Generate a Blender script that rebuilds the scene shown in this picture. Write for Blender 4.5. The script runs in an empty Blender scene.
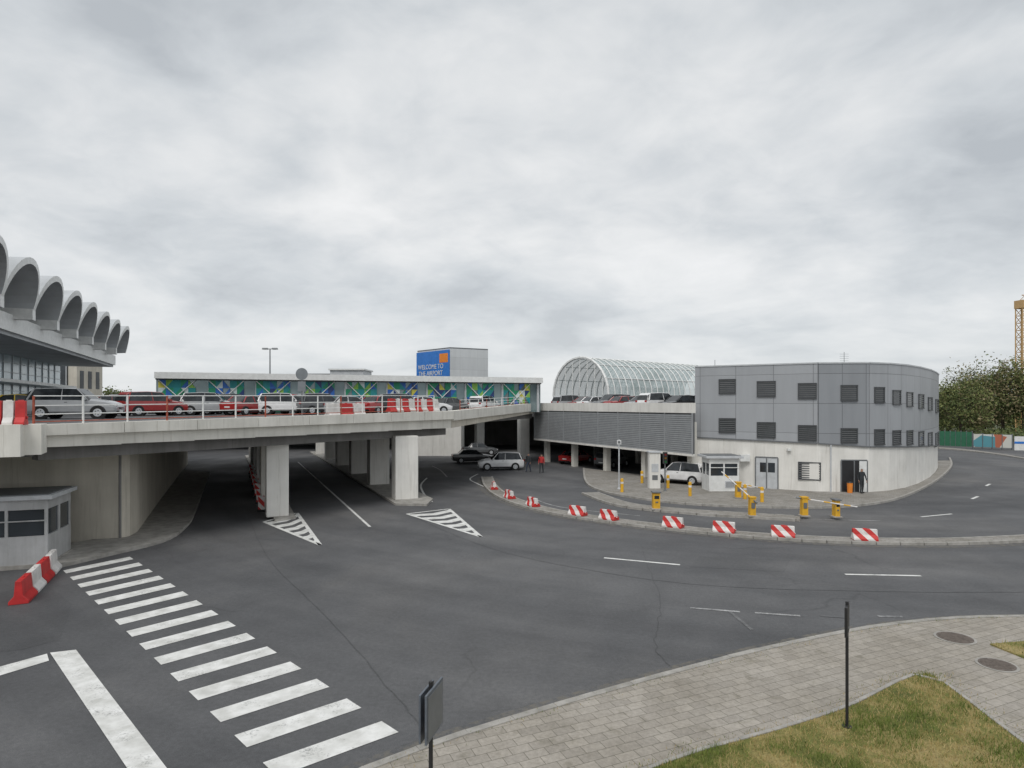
import bpy, bmesh, math, random
from mathutils import Vector, Matrix
random.seed(7)
F=620.0; H=6.2; HY=405.0
# site survey helper: position on the plane z that was measured from the reference photo
def g(px,py,z=0.0):
    t=(H-z)/(py-HY); return ((px-512)*t, F*t)
def zat(py,Y): return H-(py-HY)*Y/F
scene=bpy.context.scene
COL=scene.collection

# ------------------------------------------------------------------ materials
class NT:
    def __init__(s,tree): s.t=tree; s.n=tree.nodes; s.l=tree.links
    def add(s,typ,props=None,**inp):
        nd=s.n.new(typ)
        for k,v in (props or {}).items(): setattr(nd,k,v)
        for k,v in inp.items():
            key=k.replace('_',' ')
            if k.startswith('i') and k[1:].isdigit(): sock=nd.inputs[int(k[1:])]
            else: sock=nd.inputs[key]
            s.set(sock,v)
        return nd
    def set(s,sock,v):
        if isinstance(v,bpy.types.NodeSocket): s.l.new(v,sock)
        elif isinstance(v,bpy.types.Node): s.l.new(v.outputs[0],sock)
        else: sock.default_value=v
    def math(s,op,a,b=0.0,clamp=False):
        nd=s.n.new('ShaderNodeMath'); nd.operation=op; nd.use_clamp=clamp
        s.set(nd.inputs[0],a); s.set(nd.inputs[1],b); return nd.outputs[0]
    def mix(s,fac,a,b,mode='MIX'):
        nd=s.n.new('ShaderNodeMix'); nd.data_type='RGBA'; nd.blend_type=mode
        s.set(nd.inputs[0],fac); s.set(nd.inputs[6],a); s.set(nd.inputs[7],b); return nd.outputs[2]
    def ramp(s,fac,stops,interp='LINEAR'):
        nd=s.n.new('ShaderNodeValToRGB'); cr=nd.color_ramp; cr.interpolation=interp
        while len(cr.elements)<len(stops): cr.elements.new(0.5)
        for e,(p,c) in zip(cr.elements,stops):
            e.position=p; e.color=c if len(c)==4 else (*c,1)
        s.set(nd.inputs[0],fac); return nd.outputs[0]
    def noise(s,vec,scale,detail=4,rough=.55,dist=0):
        nd=s.n.new('ShaderNodeTexNoise'); s.set(nd.inputs['Vector'],vec)
        nd.inputs['Scale'].default_value=scale; nd.inputs['Detail'].default_value=detail
        nd.inputs['Roughness'].default_value=rough; nd.inputs['Distortion'].default_value=dist
        return nd.outputs[0]
def c4(c): return (c[0],c[1],c[2],1)
def newmat(name):
    m=bpy.data.materials.new(name); m.use_nodes=True; nt=NT(m.node_tree)
    b=nt.n['Principled BSDF']; return m,nt,b
def scl(nt,vec,s):
    nd=nt.n.new('ShaderNodeVectorMath'); nd.operation='MULTIPLY'; nt.set(nd.inputs[0],vec); nd.inputs[1].default_value=s; return nd.outputs[0]
def pos(nt): return nt.add('ShaderNodeNewGeometry').outputs['Position']
def M(name,col,rough=.7,metal=0,var=.15,scale=3,bump=0,streak=False,spec=.5):
    m,nt,b=newmat(name); p=pos(nt)
    n=nt.noise(p,scale,5)
    if streak:
        n2=nt.noise(scl(nt,p,(1.6,1.6,.12)),1.2,6,.65)
        n=nt.math('ADD',nt.math('MULTIPLY',n,.5),nt.math('MULTIPLY',n2,.5))
    f=nt.ramp(n,[(.3,(1-var,1-var,1-var*1.05)),(.7,(1+var*.4,)*3)])
    col_=nt.mix(1.0,c4(col),f,'MULTIPLY')
    if streak:
        n3=nt.noise(scl(nt,p,(5,5,.25)),1.0,5,.7)
        col_=nt.mix(.45,col_,nt.ramp(n3,[(.30,(.55,.53,.49)),(.44,(1,1,1))]),'MULTIPLY')
    nt.set(b.inputs['Base Color'],col_)
    b.inputs['Roughness'].default_value=rough; b.inputs['Metallic'].default_value=metal
    b.inputs['Specular IOR Level'].default_value=spec
    if bump:
        bp=nt.add('ShaderNodeBump',Strength=bump,Distance=.02,Height=nt.noise(p,scale*12,4))
        nt.set(b.inputs['Normal'],bp.outputs[0])
    return m
def asphalt_color(nt,base=1.0):
    p=pos(nt); base*=1.2
    big=nt.noise(p,.09,4,.6,.6); mid=nt.noise(scl(nt,p,(1,1,1)),.7,5,.6); fine=nt.noise(p,55,3,.7); grit=nt.noise(p,9,4,.7)
    c=nt.ramp(big,[(.32,(.062*base,.0635*base,.067*base)),(.5,(.078*base,.079*base,.082*base)),(.66,(.102*base,.101*base,.101*base))])
    c=nt.mix(.55,c,nt.ramp(mid,[(.3,(.78,)*3),(.7,(1.18,)*3)]),'MULTIPLY')
    c=nt.mix(.8,c,nt.ramp(fine,[(.3,(.60,)*3),(.7,(1.42,)*3)]),'MULTIPLY')
    c=nt.mix(.6,c,nt.ramp(grit,[(.3,(.72,)*3),(.7,(1.27,)*3)]),'MULTIPLY')
    # tyre-polished bands that follow the bend of the road (polar coordinates about the bend centre)
    s=nt.add('ShaderNodeSeparateXYZ'); nt.set(s.inputs[0],p)
    dx=nt.math('SUBTRACT',s.outputs[0],22.0); dy=nt.math('SUBTRACT',s.outputs[1],66.0)
    r=nt.math('SQRT',nt.math('ADD',nt.math('MULTIPLY',dx,dx),nt.math('MULTIPLY',dy,dy))); an=nt.math('ARCTAN2',dx,dy)
    cv=nt.add('ShaderNodeCombineXYZ'); nt.set(cv.inputs[0],nt.math('MULTIPLY',r,.45)); nt.set(cv.inputs[1],nt.math('MULTIPLY',an,1.6))
    c=nt.mix(.75,c,nt.ramp(nt.noise(cv.outputs[0],1.0,4,.55,.2),[(.34,(.76,.76,.77)),(.5,(1,1,1)),(.66,(1.28,1.27,1.25))]),'MULTIPLY')
    wv=nt.n.new('ShaderNodeVectorMath'); wv.operation='ADD'
    nz=nt.n.new('ShaderNodeTexNoise'); nz.inputs['Scale'].default_value=.8; nt.set(nz.inputs['Vector'],p)
    nt.set(wv.inputs[0],p); nt.set(wv.inputs[1],scl(nt,nz.outputs[1],(1.2,1.2,0)))
    v=nt.n.new('ShaderNodeTexVoronoi'); v.feature='DISTANCE_TO_EDGE'; v.inputs['Scale'].default_value=.13; nt.set(v.inputs['Vector'],wv.outputs[0])
    cr=nt.ramp(v.outputs[0],[(0,(.5,)*3),(.0025,(.65,)*3),(.005,(1,)*3)])
    keep=nt.ramp(nt.noise(p,.12,2),[(.48,(0,)*3),(.62,(1,)*3)])
    c=nt.mix(nt.math('MULTIPLY',keep,.55),c,nt.mix(1,c,cr,'MULTIPLY'))
    return c,p,fine,grit
def make_asphalt(name,base=1.0):
    m,nt,b=newmat(name); c,p,fine,grit=asphalt_color(nt,base)
    nt.set(b.inputs['Base Color'],c)
    nt.set(b.inputs['Roughness'],nt.ramp(nt.noise(p,.3,4),[(.3,(.62,)*3),(.7,(.85,)*3)]))
    bp=nt.add('ShaderNodeBump',Strength=.5,Distance=.01,Height=fine); nt.set(b.inputs['Normal'],bp.outputs[0])
    return m
ASPH=make_asphalt('asphalt'); ASPH_D=make_asphalt('asphalt_seam',.76); ASPH_P=make_asphalt('asphalt_patch',.90); ASPH_L=make_asphalt('asphalt_worn',1.25)
def make_paint(name,wear=.5,col=(.80,.80,.78)):
    m,nt,b=newmat(name); c,p,fine,grit=asphalt_color(nt)
    n=nt.math('ADD',nt.math('MULTIPLY',nt.noise(p,1.3,5,.7),.5),nt.math('MULTIPLY',nt.noise(p,22,4,.8),.5))
    f=nt.ramp(n,[(wear-.08,(0,)*3),(wear+.06,(1,)*3)])
    tint=nt.ramp(nt.noise(p,2.5,5),[(.3,(col[0]*.68,col[1]*.68,col[2]*.66)),(.65,col)])
    nt.set(b.inputs['Base Color'],nt.mix(f,c,tint)); b.inputs['Roughness'].default_value=.6
    return m
PAINT=make_paint('road_paint',.39); PAINT_W=make_paint('road_paint_worn',.485,(.5,.5,.5)); PAINT_F=make_paint('road_paint_faded',.56,(.3,.3,.3))
m,nt,b=newmat('gutter_dirt'); c,p,fine,grit=asphalt_color(nt)
nt.set(b.inputs['Base Color'],nt.mix(nt.ramp(nt.noise(p,3.2,5,.7),[(.42,(0,)*3),(.66,(1,)*3)]),c,(.16,.148,.125,1))); b.inputs['Roughness'].default_value=.95; DIRT=m
def make_pavers(name,rot,w=.5,h=.3,base=(.30,.285,.26)):
    m,nt,b=newmat(name); p=pos(nt)
    mp=nt.add('ShaderNodeMapping'); nt.set(mp.inputs[0],p); mp.inputs['Rotation'].default_value=(0,0,rot)
    br=nt.n.new('ShaderNodeTexBrick'); nt.set(br.inputs['Vector'],mp.outputs[0])
    br.inputs['Scale'].default_value=1; br.inputs['Brick Width'].default_value=w; br.inputs['Row Height'].default_value=h
    br.inputs['Mortar Size'].default_value=.007; br.inputs['Mortar Smooth'].default_value=.4; br.inputs['Bias'].default_value=0
    br.inputs['Color1'].default_value=c4([x*.90 for x in base]); br.inputs['Color2'].default_value=c4([x*1.09 for x in base]); br.inputs['Mortar'].default_value=(.16,.15,.12,1)
    c=nt.mix(.9,br.outputs[0],nt.ramp(nt.noise(p,.45,6,.65),[(.3,(.74,.72,.67)),(.7,(1.12,1.12,1.12))]),'MULTIPLY')
    c=nt.mix(.7,c,nt.ramp(nt.noise(p,14,4,.7),[(.3,(.72,)*3),(.7,(1.2,)*3)]),'MULTIPLY')
    c=nt.mix(.6,c,nt.ramp(nt.noise(p,2.2,3,.6),[(.28,(.6,.6,.53)),(.42,(1,1,1))]),'MULTIPLY')
    nt.set(b.inputs['Base Color'],c); b.inputs['Roughness'].default_value=.85
    bp=nt.add('ShaderNodeBump',Strength=.5,Distance=.01,Height=br.outputs[1]); bp.invert=True; nt.set(b.inputs['Normal'],bp.outputs[0])
    return m
PAVE=make_pavers('pavers',-math.radians(24),.4,.24,(.35,.322,.285)); PAVE2=make_pavers('pavers_small',0.5,.3,.3,(.29,.275,.255))
KERB=M('kerb_concrete',(.37,.355,.33),.9,var=.35,scale=2.5,bump=.3)
CONC=M('concrete_painted',(.78,.76,.70),.8,var=.24,scale=.8,streak=True,bump=.1)
CONC_W=M('concrete_white',(.80,.785,.745),.75,var=.20,scale=.8,streak=True,bump=.08)
CONC_B=M('concrete_beige',(.62,.58,.50),.85,var=.28,scale=.6,streak=True,bump=.15)
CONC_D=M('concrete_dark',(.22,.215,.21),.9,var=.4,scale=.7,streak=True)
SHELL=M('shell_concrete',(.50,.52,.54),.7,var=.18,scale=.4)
def panel_mat(name,base,w,h,dark=.55):
    m,nt,b=newmat(name); uv=nt.add('ShaderNodeUVMap').outputs[0]; p=pos(nt)
    br=nt.n.new('ShaderNodeTexBrick'); nt.set(br.inputs['Vector'],uv); br.offset=0
    br.inputs['Scale'].default_value=1; br.inputs['Brick Width'].default_value=w; br.inputs['Row Height'].default_value=h
    br.inputs['Mortar Size'].default_value=.022; br.inputs['Mortar Smooth'].default_value=.1
    br.inputs['Color1'].default_value=c4([x*.95 for x in base]); br.inputs['Color2'].default_value=c4([x*1.05 for x in base]); br.inputs['Mortar'].default_value=c4([x*dark for x in base])
    c=nt.mix(.5,br.outputs[0],nt.ramp(nt.noise(scl(nt,p,(1.5,1.5,.15)),1,5),[(.3,(.85,)*3),(.7,(1.08,)*3)]),'MULTIPLY')
    nt.set(b.inputs['Base Color'],c); b.inputs['Roughness'].default_value=.42; b.inputs['Metallic'].default_value=.1
    bp=nt.add('ShaderNodeBump',Strength=.4,Distance=.02,Height=br.outputs[1]); bp.invert=True; nt.set(b.inputs['Normal'],bp.outputs[0])
    return m
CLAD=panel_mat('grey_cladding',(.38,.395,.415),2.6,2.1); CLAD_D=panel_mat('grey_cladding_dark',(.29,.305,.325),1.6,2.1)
LOUV=M('louvre_metal',(.36,.375,.39),.45,.1,var=.12,scale=2)
FRAME=M('window_frame_dark',(.07,.075,.08),.5); SLAT=M('shutter_slats',(.13,.135,.14),.5)
m,nt,b=newmat('dark_glass'); nt.set(b.inputs['Base Color'],nt.ramp(nt.noise(pos(nt),.6,2),[(.3,(.02,.025,.03)),(.7,(.05,.06,.07))])); b.inputs['Roughness'].default_value=.06; DGLASS=m
m,nt,b=newmat('terminal_glass'); nt.set(b.inputs['Base Color'],nt.ramp(nt.noise(pos(nt),.25,3),[(.3,(.42,.52,.57)),(.7,(.66,.75,.79))])); b.inputs['Roughness'].default_value=.2; b.inputs['Metallic'].default_value=.1; TGLASS=m
WHITE=M('white_metal',(.76,.77,.76),.45,var=.12); LGREY=M('light_grey_metal',(.54,.56,.58),.45,var=.15); GREY=M('grey_metal',(.2,.21,.22),.5,.4)
BLACK=M('black_metal',(.02,.02,.022),.5); RUBBER=M('rubber',(.02,.02,.02),.9); RED=M('red_paint',(.55,.03,.03),.5,var=.25); YEL=M('yellow_paint',(.75,.42,.03),.5,var=.2)
BWHITE=M('barrier_white',(.74,.72,.70),.55,var=.25); ORANGE=M('orange_paint',(.8,.25,.03),.5)
RUST=M('rail_rust',(.40,.10,.06),.8,var=.5,scale=5); BLUE=M('billboard_blue',(.03,.19,.60),.5,var=.15)
def stripes(name,sc,ang):
    m,nt,b=newmat(name); tc=nt.add('ShaderNodeTexCoord').outputs['Object']
    s=nt.add('ShaderNodeSeparateXYZ'); nt.set(s.inputs[0],tc)
    v=nt.math('ADD',nt.math('MULTIPLY',s.outputs[0],sc),nt.math('MULTIPLY',s.outputs[2],sc*ang))
    fr=nt.math('FRACT',nt.math('ADD',v,20.3)); st=nt.ramp(fr,[(0,(.58,.035,.03)),(.5,(.75,.73,.71))],'CONSTANT')
    c=nt.mix(.7,st,nt.ramp(nt.noise(pos(nt),6,5,.7),[(.3,(.65,.62,.6)),(.65,(1,1,1))]),'MULTIPLY')
    nt.set(b.inputs['Base Color'],c); b.inputs['Roughness'].default_value=.55; return m
STR=stripes('red_white_stripes',1.7,1.0)
GRN=[M('mural_green',(.02,.27,.14),.5),M('mural_teal',(.02,.26,.28),.5),M('mural_blue',(.03,.14,.48),.5),M('mural_navy',(.02,.05,.18),.4),M('mural_yellow',(.60,.55,.08),.5),M('mural_lime',(.25,.48,.08),.5),M('mural_white',(.6,.68,.68),.5)]
LEAF=[M('leaf_dark',(.06,.085,.028),.8,var=.3),M('leaf_mid',(.11,.145,.045),.8,var=.3),M('leaf_light',(.18,.20,.065),.8,var=.3),M('leaf_tan',(.23,.19,.10),.8,var=.3)]
BARK=M('bark',(.10,.08,.06),.9,var=.4,scale=6)
m,nt,b=newmat('grass_ground'); p=pos(nt)
c=nt.ramp(nt.noise(p,.9,6,.65,.4),[(.32,(.09,.11,.025)),(.46,(.16,.165,.04)),(.56,(.29,.24,.09)),(.72,(.38,.30,.14))])
c=nt.mix(.8,c,nt.ramp(nt.noise(p,30,4,.7),[(.3,(.5,)*3),(.7,(1.35,)*3)]),'MULTIPLY'); nt.set(b.inputs['Base Color'],c); b.inputs['Roughness'].default_value=1
bp=nt.add('ShaderNodeBump',Strength=.8,Distance=.04,Height=nt.noise(p,25,5)); nt.set(b.inputs['Normal'],bp.outputs[0]); GRASS=m
def blade_mat(name,c1,c2):
    m,nt,b=newmat(name); nt.set(b.inputs['Base Color'],nt.ramp(nt.noise(pos(nt),7,3),[(.35,c1),(.65,c2)])); b.inputs['Roughness'].default_value=.8; return m
BL=[blade_mat('grass_blade_green',(.085,.13,.022),(.20,.24,.05)),blade_mat('grass_blade_dry',(.34,.26,.09),(.50,.38,.18))]
FIELD=M('field',(.09,.10,.05),1,var=.4,scale=.05)

# ------------------------------------------------------------------ mesh builder
class MB:
    def __init__(s): s.v=[];s.f=[];s.m=[];s.mats=[]
    def mi(s,mat):
        if mat not in s.mats: s.mats.append(mat)
        return s.mats.index(mat)
    def face(s,pts,mat):
        i=len(s.v); s.v+= [tuple(p) for p in pts]; s.f.append(tuple(range(i,i+len(pts)))); s.m.append(s.mi(mat))
    def addf(s,verts,faces,mats):
        i=len(s.v); s.v+=[tuple(p) for p in verts]
        for k,f in enumerate(faces):
            s.f.append(tuple(i+a for a in f)); s.m.append(s.mi(mats[k] if isinstance(mats,list) else mats))
    def box(s,c,size,mat,rz=0,top=1.0,topy=None):
        x,y,z=size[0]/2,size[1]/2,size[2]/2; ty=top if topy is None else topy
        vs=[(-x,-y,-z),(x,-y,-z),(x,y,-z),(-x,y,-z),(-x*top,-y*ty,z),(x*top,-y*ty,z),(x*top,y*ty,z),(-x*top,y*ty,z)]
        cs,sn=math.cos(rz),math.sin(rz)
        vs=[(c[0]+a*cs-b*sn,c[1]+a*sn+b*cs,c[2]+d) for a,b,d in vs]
        s.addf(vs,[(0,3,2,1),(4,5,6,7),(0,1,5,4),(1,2,6,5),(2,3,7,6),(3,0,4,7)],mat)
    def prism(s,poly,z0,z1,mat,side=None):
        n=len(poly); Z0=z0 if isinstance(z0,list) else [z0]*n; Z1=z1 if isinstance(z1,list) else [z1]*n
        vs=[(p[0],p[1],Z0[i]) for i,p in enumerate(poly)]+[(p[0],p[1],Z1[i]) for i,p in enumerate(poly)]
        fs=[tuple(reversed(range(n))),tuple(range(n,2*n))]+[(i,(i+1)%n,n+(i+1)%n,n+i) for i in range(n)]
        s.addf(vs,fs,[mat,mat]+[side or mat]*n)
    def seg(s,a,b,o0,o1,z0,z1,mat,z0b=None,z1b=None):
        # oriented slab from a to b (2D), offset along right-hand normal o0..o1
        d=Vector((b[0]-a[0],b[1]-a[1])); d.normalize(); n=Vector((d.y,-d.x))
        q=[(a[0]+n.x*o0,a[1]+n.y*o0),(b[0]+n.x*o0,b[1]+n.y*o0),(b[0]+n.x*o1,b[1]+n.y*o1),(a[0]+n.x*o1,a[1]+n.y*o1)]
        zb0=z0 if z0b is None else z0b; zb1=z1 if z1b is None else z1b
        s.prism(q,[z0,zb0,zb0,z0],[z1,zb1,zb1,z1],mat)
    def cyl(s,p0,p1,r0,r1,n,mat,caps=True,capmat=None):
        p0=Vector(p0);p1=Vector(p1); ax=(p1-p0).normalized()
        u=ax.orthogonal().normalized(); w=ax.cross(u)
        vs=[]
        for p,r in((p0,r0),(p1,r1)):
            for i in range(n):
                a=2*math.pi*i/n; vs.append(p+(u*math.cos(a)+w*math.sin(a))*r)
        fs=[(i,(i+1)%n,n+(i+1)%n,n+i) for i in range(n)]; ms=[mat]*n
        if caps: fs+=[tuple(reversed(range(n))),tuple(range(n,2*n))]; ms+=[capmat or mat]*2
        s.addf(vs,fs,ms)
    def build(s,name,parent=None,smooth=False,loc=None,rz=0,bevel=0):
        me=bpy.data.meshes.new(name); me.from_pydata(s.v,[],s.f)
        for mm in s.mats: me.materials.append(mm)
        for p,mi in zip(me.polygons,s.m): p.material_index=mi; p.use_smooth=smooth
        bm=bmesh.new(); bm.from_mesh(me)
        if smooth: bmesh.ops.remove_doubles(bm,verts=bm.verts,dist=.0005)
        bmesh.ops.recalc_face_normals(bm,faces=bm.faces)
        uvl=bm.loops.layers.uv.new('UVMap')
        for f in bm.faces:
            nn=f.normal
            if abs(nn.z)>.7:
                for l in f.loops: l[uvl].uv=(l.vert.co.x,l.vert.co.y)
            else:
                t=Vector((-nn.y,nn.x,0)).normalized() if (nn.x or nn.y) else Vector((1,0,0))
                for l in f.loops: l[uvl].uv=(l.vert.co.dot(t),l.vert.co.z)
        bm.to_mesh(me); bm.free()
        ob=bpy.data.objects.new(name,me); COL.objects.link(ob)
        if loc: ob.location=loc
        ob.rotation_euler[2]=rz
        if parent: ob.parent=parent
        if bevel:
            md=ob.modifiers.new('bevel','BEVEL'); md.width=bevel; md.segments=2; md.limit_method='ANGLE'
        return ob
def empty(name,loc=(0,0,0)):
    e=bpy.data.objects.new(name,None); COL.objects.link(e); e.location=loc; return e
def smoothline(pts,n=6):
    out=[]; P=[Vector(p) for p in pts]
    for i in range(len(P)-1):
        p0=P[max(i-1,0)];p1=P[i];p2=P[i+1];p3=P[min(i+2,len(P)-1)]
        for k in range(n):
            t=k/n; out.append(.5*((2*p1)+(-p0+p2)*t+(2*p0-5*p1+4*p2-p3)*t*t+(-p0+3*p1-3*p2+p3)*t**3))
    out.append(P[-1]); return [(q.x,q.y) for q in out]
def resample(pts,step):
    out=[Vector(pts[0])]; acc=0
    for a,b in zip(pts[:-1],pts[1:]):
        a=Vector(a);b=Vector(b);L=(b-a).length
        if L==0: continue
        t=step-acc
        while t<=L: out.append(a+(b-a)*(t/L)); t+=step
        acc=(acc+L)%step
    return out
def kerb(mb,pts,w=.15,z0=-.02,z1=.12,mat=KERB,step=1.0,off=0):
    r=resample(pts,step)
    for a,b in zip(r[:-1],r[1:]):
        d=(b-a).normalized()*.006
        mb.seg(a+d,b-d,off,off+w,z0,z1+random.uniform(-.004,.004),mat)
def band(mb,pts,w0,w1,z0,z1,mat):
    P=[Vector(p) for p in pts]; L=[];R=[]
    for i,p in enumerate(P):
        d=(P[min(i+1,len(P)-1)]-P[max(i-1,0)]).normalized(); n=Vector((d.y,-d.x)); L.append(p+n*w0);R.append(p+n*w1)
    for i in range(len(P)-1):
        q=[L[i],L[i+1],R[i+1],R[i]]
        if z0 is None: mb.face([(a.x,a.y,z1) for a in q],mat)
        else: mb.prism([tuple(a) for a in q],z0,z1,mat)

# ------------------------------------------------------------------ ground
mb=MB(); mb.face([(-2500,-600,-.03),(2500,-600,-.03),(2500,3500,-.03),(-2500,3500,-.03)],FIELD); mb.build('ground')
mb=MB(); mb.face([(-120,-15,0),(140,-15,0),(150,88,0),(90,94,0),(60,150,0),(-120,150,0)],ASPH); mb.build('road')
mb=MB()
mb.face([(*g(a,b),.004) for a,b in [(-20,600),(40,580),(72,604),(60,640),(20,650),(-30,656)]],ASPH_P)  # darker asphalt area by the booth; the rest of this mesh is repairs
mb.face([(*g(a,b),.004) for a,b in [(700,556),(790,560),(784,572),(690,567)]],ASPH_P)
def seamline(pts,w,jit=.04,z=.006):
    P=smoothline([g(a,b) for a,b in pts],10); P=[(x+random.gauss(0,jit),y+random.gauss(0,jit)) for x,y in P]; band(mb,P,0,w,None,z,ASPH_D)
seamline([(1100,592),(900,592),(700,585),(560,565),(480,545),(420,520)],.04,.012)
seamline([(250,520),(270,560),(330,620),(400,700),(430,735)],.03,.015)
seamline([(640,545),(660,600),(655,640),(670,668)],.02,.03,.0065)
mb.build('asphalt_patch_seams')

# sidewalk near
cpx=[(250,830),(330,782),(375,762),(450,735),(525,712),(600,690),(680,668),(750,650),(820,635),(880,624),(950,617),(1024,615),(1120,616),(1300,618)]
cl=smoothline([g(a,b,.12) for a,b in cpx],6)
mb=MB(); poly=cl+[(40,-12),(-12,-12)]
mb.prism(poly,-.02,.115,PAVE,KERB); mb.build('pavement')
mb=MB(); kerb(mb,cl,.16,-.02,.135); mb.build('kerb')
mb=MB(); band(mb,cl,-.38,0.0,None,.0085,DIRT); mb.build('gutter_dirt')
# grass
gp=smoothline([g(a,b,.14) for a,b in [(560,815),(620,782),(700,752),(770,733),(850,707),(895,684),(925,674),(945,684),(985,715),(1040,757),(1100,810)]],6)
mb=MB(); mb.prism(gp+[(gp[-1][0],2),(gp[0][0],2)],.1,.15,GRASS); grasspoly=gp+[(gp[-1][0],5),(gp[0][0],5)]
g2=[g(a,b,.14) for a,b in [(990,644),(1040,640),(1200,642),(1200,690),(1080,672),(1030,660)]]
mb.prism(g2,.1,.15,GRASS); mb.build('lawn')
mb=MB(); kerb(mb,gp,.08,.1,.165,KERB,.8,off=-.08); mb.build('lawn_edging')
def inpoly(x,y,P):
    r=False; j=len(P)-1
    for i in range(len(P)):
        if (P[i][1]>y)!=(P[j][1]>y) and x<(P[j][0]-P[i][0])*(y-P[i][1])/(P[j][1]-P[i][1])+P[i][0]: r=not r
        j=i
    return r
from mathutils import noise as mn
mb=MB()
for P,N in((grasspoly,85000),(g2,6000)):
    xs=[p[0] for p in P];ys=[p[1] for p in P]
    for _ in range(N):
        x=random.uniform(min(xs),max(xs));y=random.uniform(min(ys),max(ys))
        if not inpoly(x,y,P): continue
        nv=mn.noise(Vector((x*.8,y*.8,0)))+.5*mn.noise(Vector((x*2.7,y*2.7,3)))
        if random.random()<.25-nv*.5: continue
        h=random.uniform(.03,.085)*(1+max(0,nv)*1.3); a=random.uniform(0,6.28); w=random.uniform(.005,.009)
        dx,dy=math.cos(a)*w,math.sin(a)*w; lx,ly=random.gauss(0,.03),random.gauss(0,.03)
        mb.face([(x-dx,y-dy,.14),(x+dx,y+dy,.14),(x+lx,y+ly,.15+h)],BL[0] if random.random()<.38+nv*1.3 else BL[1])
for i in range(2600):
    p=random.choice(gp[4:]) if i%3 else random.choice(cl[8:]); x=p[0]+random.gauss(0,.25); y=p[1]+abs(random.gauss(0,.12)) if i%3 else p[1]-abs(random.gauss(.15,.05))
    if not inpoly(x,y,poly): continue
    a=random.uniform(0,6.28); dx,dy=math.cos(a)*.006,math.sin(a)*.006; mb.face([(x-dx,y-dy,.112),(x+dx,y+dy,.112),(x+random.gauss(0,.02),y,.13+random.uniform(.01,.05))],BL[i%2])
mb.build('grass')
MANH=M('manhole_iron',(.18,.15,.13),.7,.2,var=.4,scale=12,bump=.6)
for px,py,r in((955,638,.47),(997,665,.42)):
    X,Y=g(px,py,.12); mb=MB(); mb.cyl((0,0,-.02),(0,0,.012),r,r,40,KERB); mb.cyl((0,0,0),(0,0,.02),r*.86,r*.86,40,MANH)
    for k in range(-4,5): 
        L=math.sqrt(max(0,(r*.75)**2-(k*.08)**2)); mb.box((0,k*.08,.024),(2*L,.025,.008),MANH)
    mb.build('manhole_cover',loc=(X,Y,.12))

# ------------------------------------------------------------------ road markings
mb=MB(); zm=.010
L0=Vector((-4.11,10.53));L1=Vector((-16.6,23.0));R0=Vector((-2.35,11.94));R1=Vector((-15.4,25.1))
for i in range(15):
    a=i/14; l=L0.lerp(L1,a); r=R0.lerp(R1,a); d=(L1-L0).normalized()*.29
    mb.face([(*(l-d),zm),(*(r-d),zm),(*(r+d),zm),(*(l+d),zm)],PAINT)
mb.build('zebra_crossing_marking')
mb=MB()
def mark(pts,mat=PAINT): mb.face([(*g(a,b),zm) for a,b in pts],mat)
def line(pts,w,mat=PAINT,sm=True):
    P=[g(a,b) for a,b in pts]; P=smoothline(P,6) if sm and len(P)>2 else P; band(mb,P,-w/2,w/2,None,zm,mat)
mark([(50,653),(76,650),(168,770),(128,770)])
mark([(-40,678),(-40,688),(49,661),(47,654)])
line([(604,558),(680,565)],.16); line([(845,574.5),(921,576)],.15); line([(298,462),(370,527)],.14)
line([(878,616.5),(903,617)],.14,PAINT_W); line([(690,608),(740,612)],.12,PAINT_W); line([(755,613),(800,616)],.12,PAINT_W); line([(730,612),(752,630)],.1,PAINT_F); line([(820,616),(850,618)],.12,PAINT_F)
line([(921,517),(952,514)],.15); line([(972,499),(978,496.5)],.18); line([(986,486),(990,484)],.18); line([(800,519),(880,521)],.12,PAINT_W); line([(640,508),(700,516),(790,520)],.10,PAINT_W)
line([(478,474),(470,479),(478,484),(490,489)],.12); line([(427,478),(421,485),(424,494),(432,502)],.14); line([(447,477),(440,470),(432,466)],.12,PAINT_W)
line([(530,497),(560,507),(640,516)],.1,PAINT_W); line([(905,487),(925,476),(938,466)],.12,PAINT_W)
def chev(tip,bl,br,n):
    T=Vector(g(*tip));A=Vector(g(*bl));B=Vector(g(*br))
    for p,q in((T,A),(T,B),(A,B)): band(mb,[p,q],-.09,.09,None,zm+.001,PAINT)
    for k in range(n):
        s=(k+.25)/n; s2=(k+.8)/n
        a=T.lerp(A,s);b_=T.lerp(B,s);a2=T.lerp(A,s2);b2=T.lerp(B,s2); c=(a+b_)/2+(T-(A+B)/2).normalized()*.5*s; c2=(a2+b2)/2+(T-(A+B)/2).normalized()*.5*s2
        mb.face([(*a,zm),(*c,zm),(*c2,zm),(*a2,zm)],PAINT); mb.face([(*c,zm),(*b_,zm),(*b2,zm),(*c2,zm)],PAINT)
chev((320,545),(264,522),(297,513),6); chev((481,537),(407,514),(449,509),6)
mb.build('road_marking')

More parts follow.
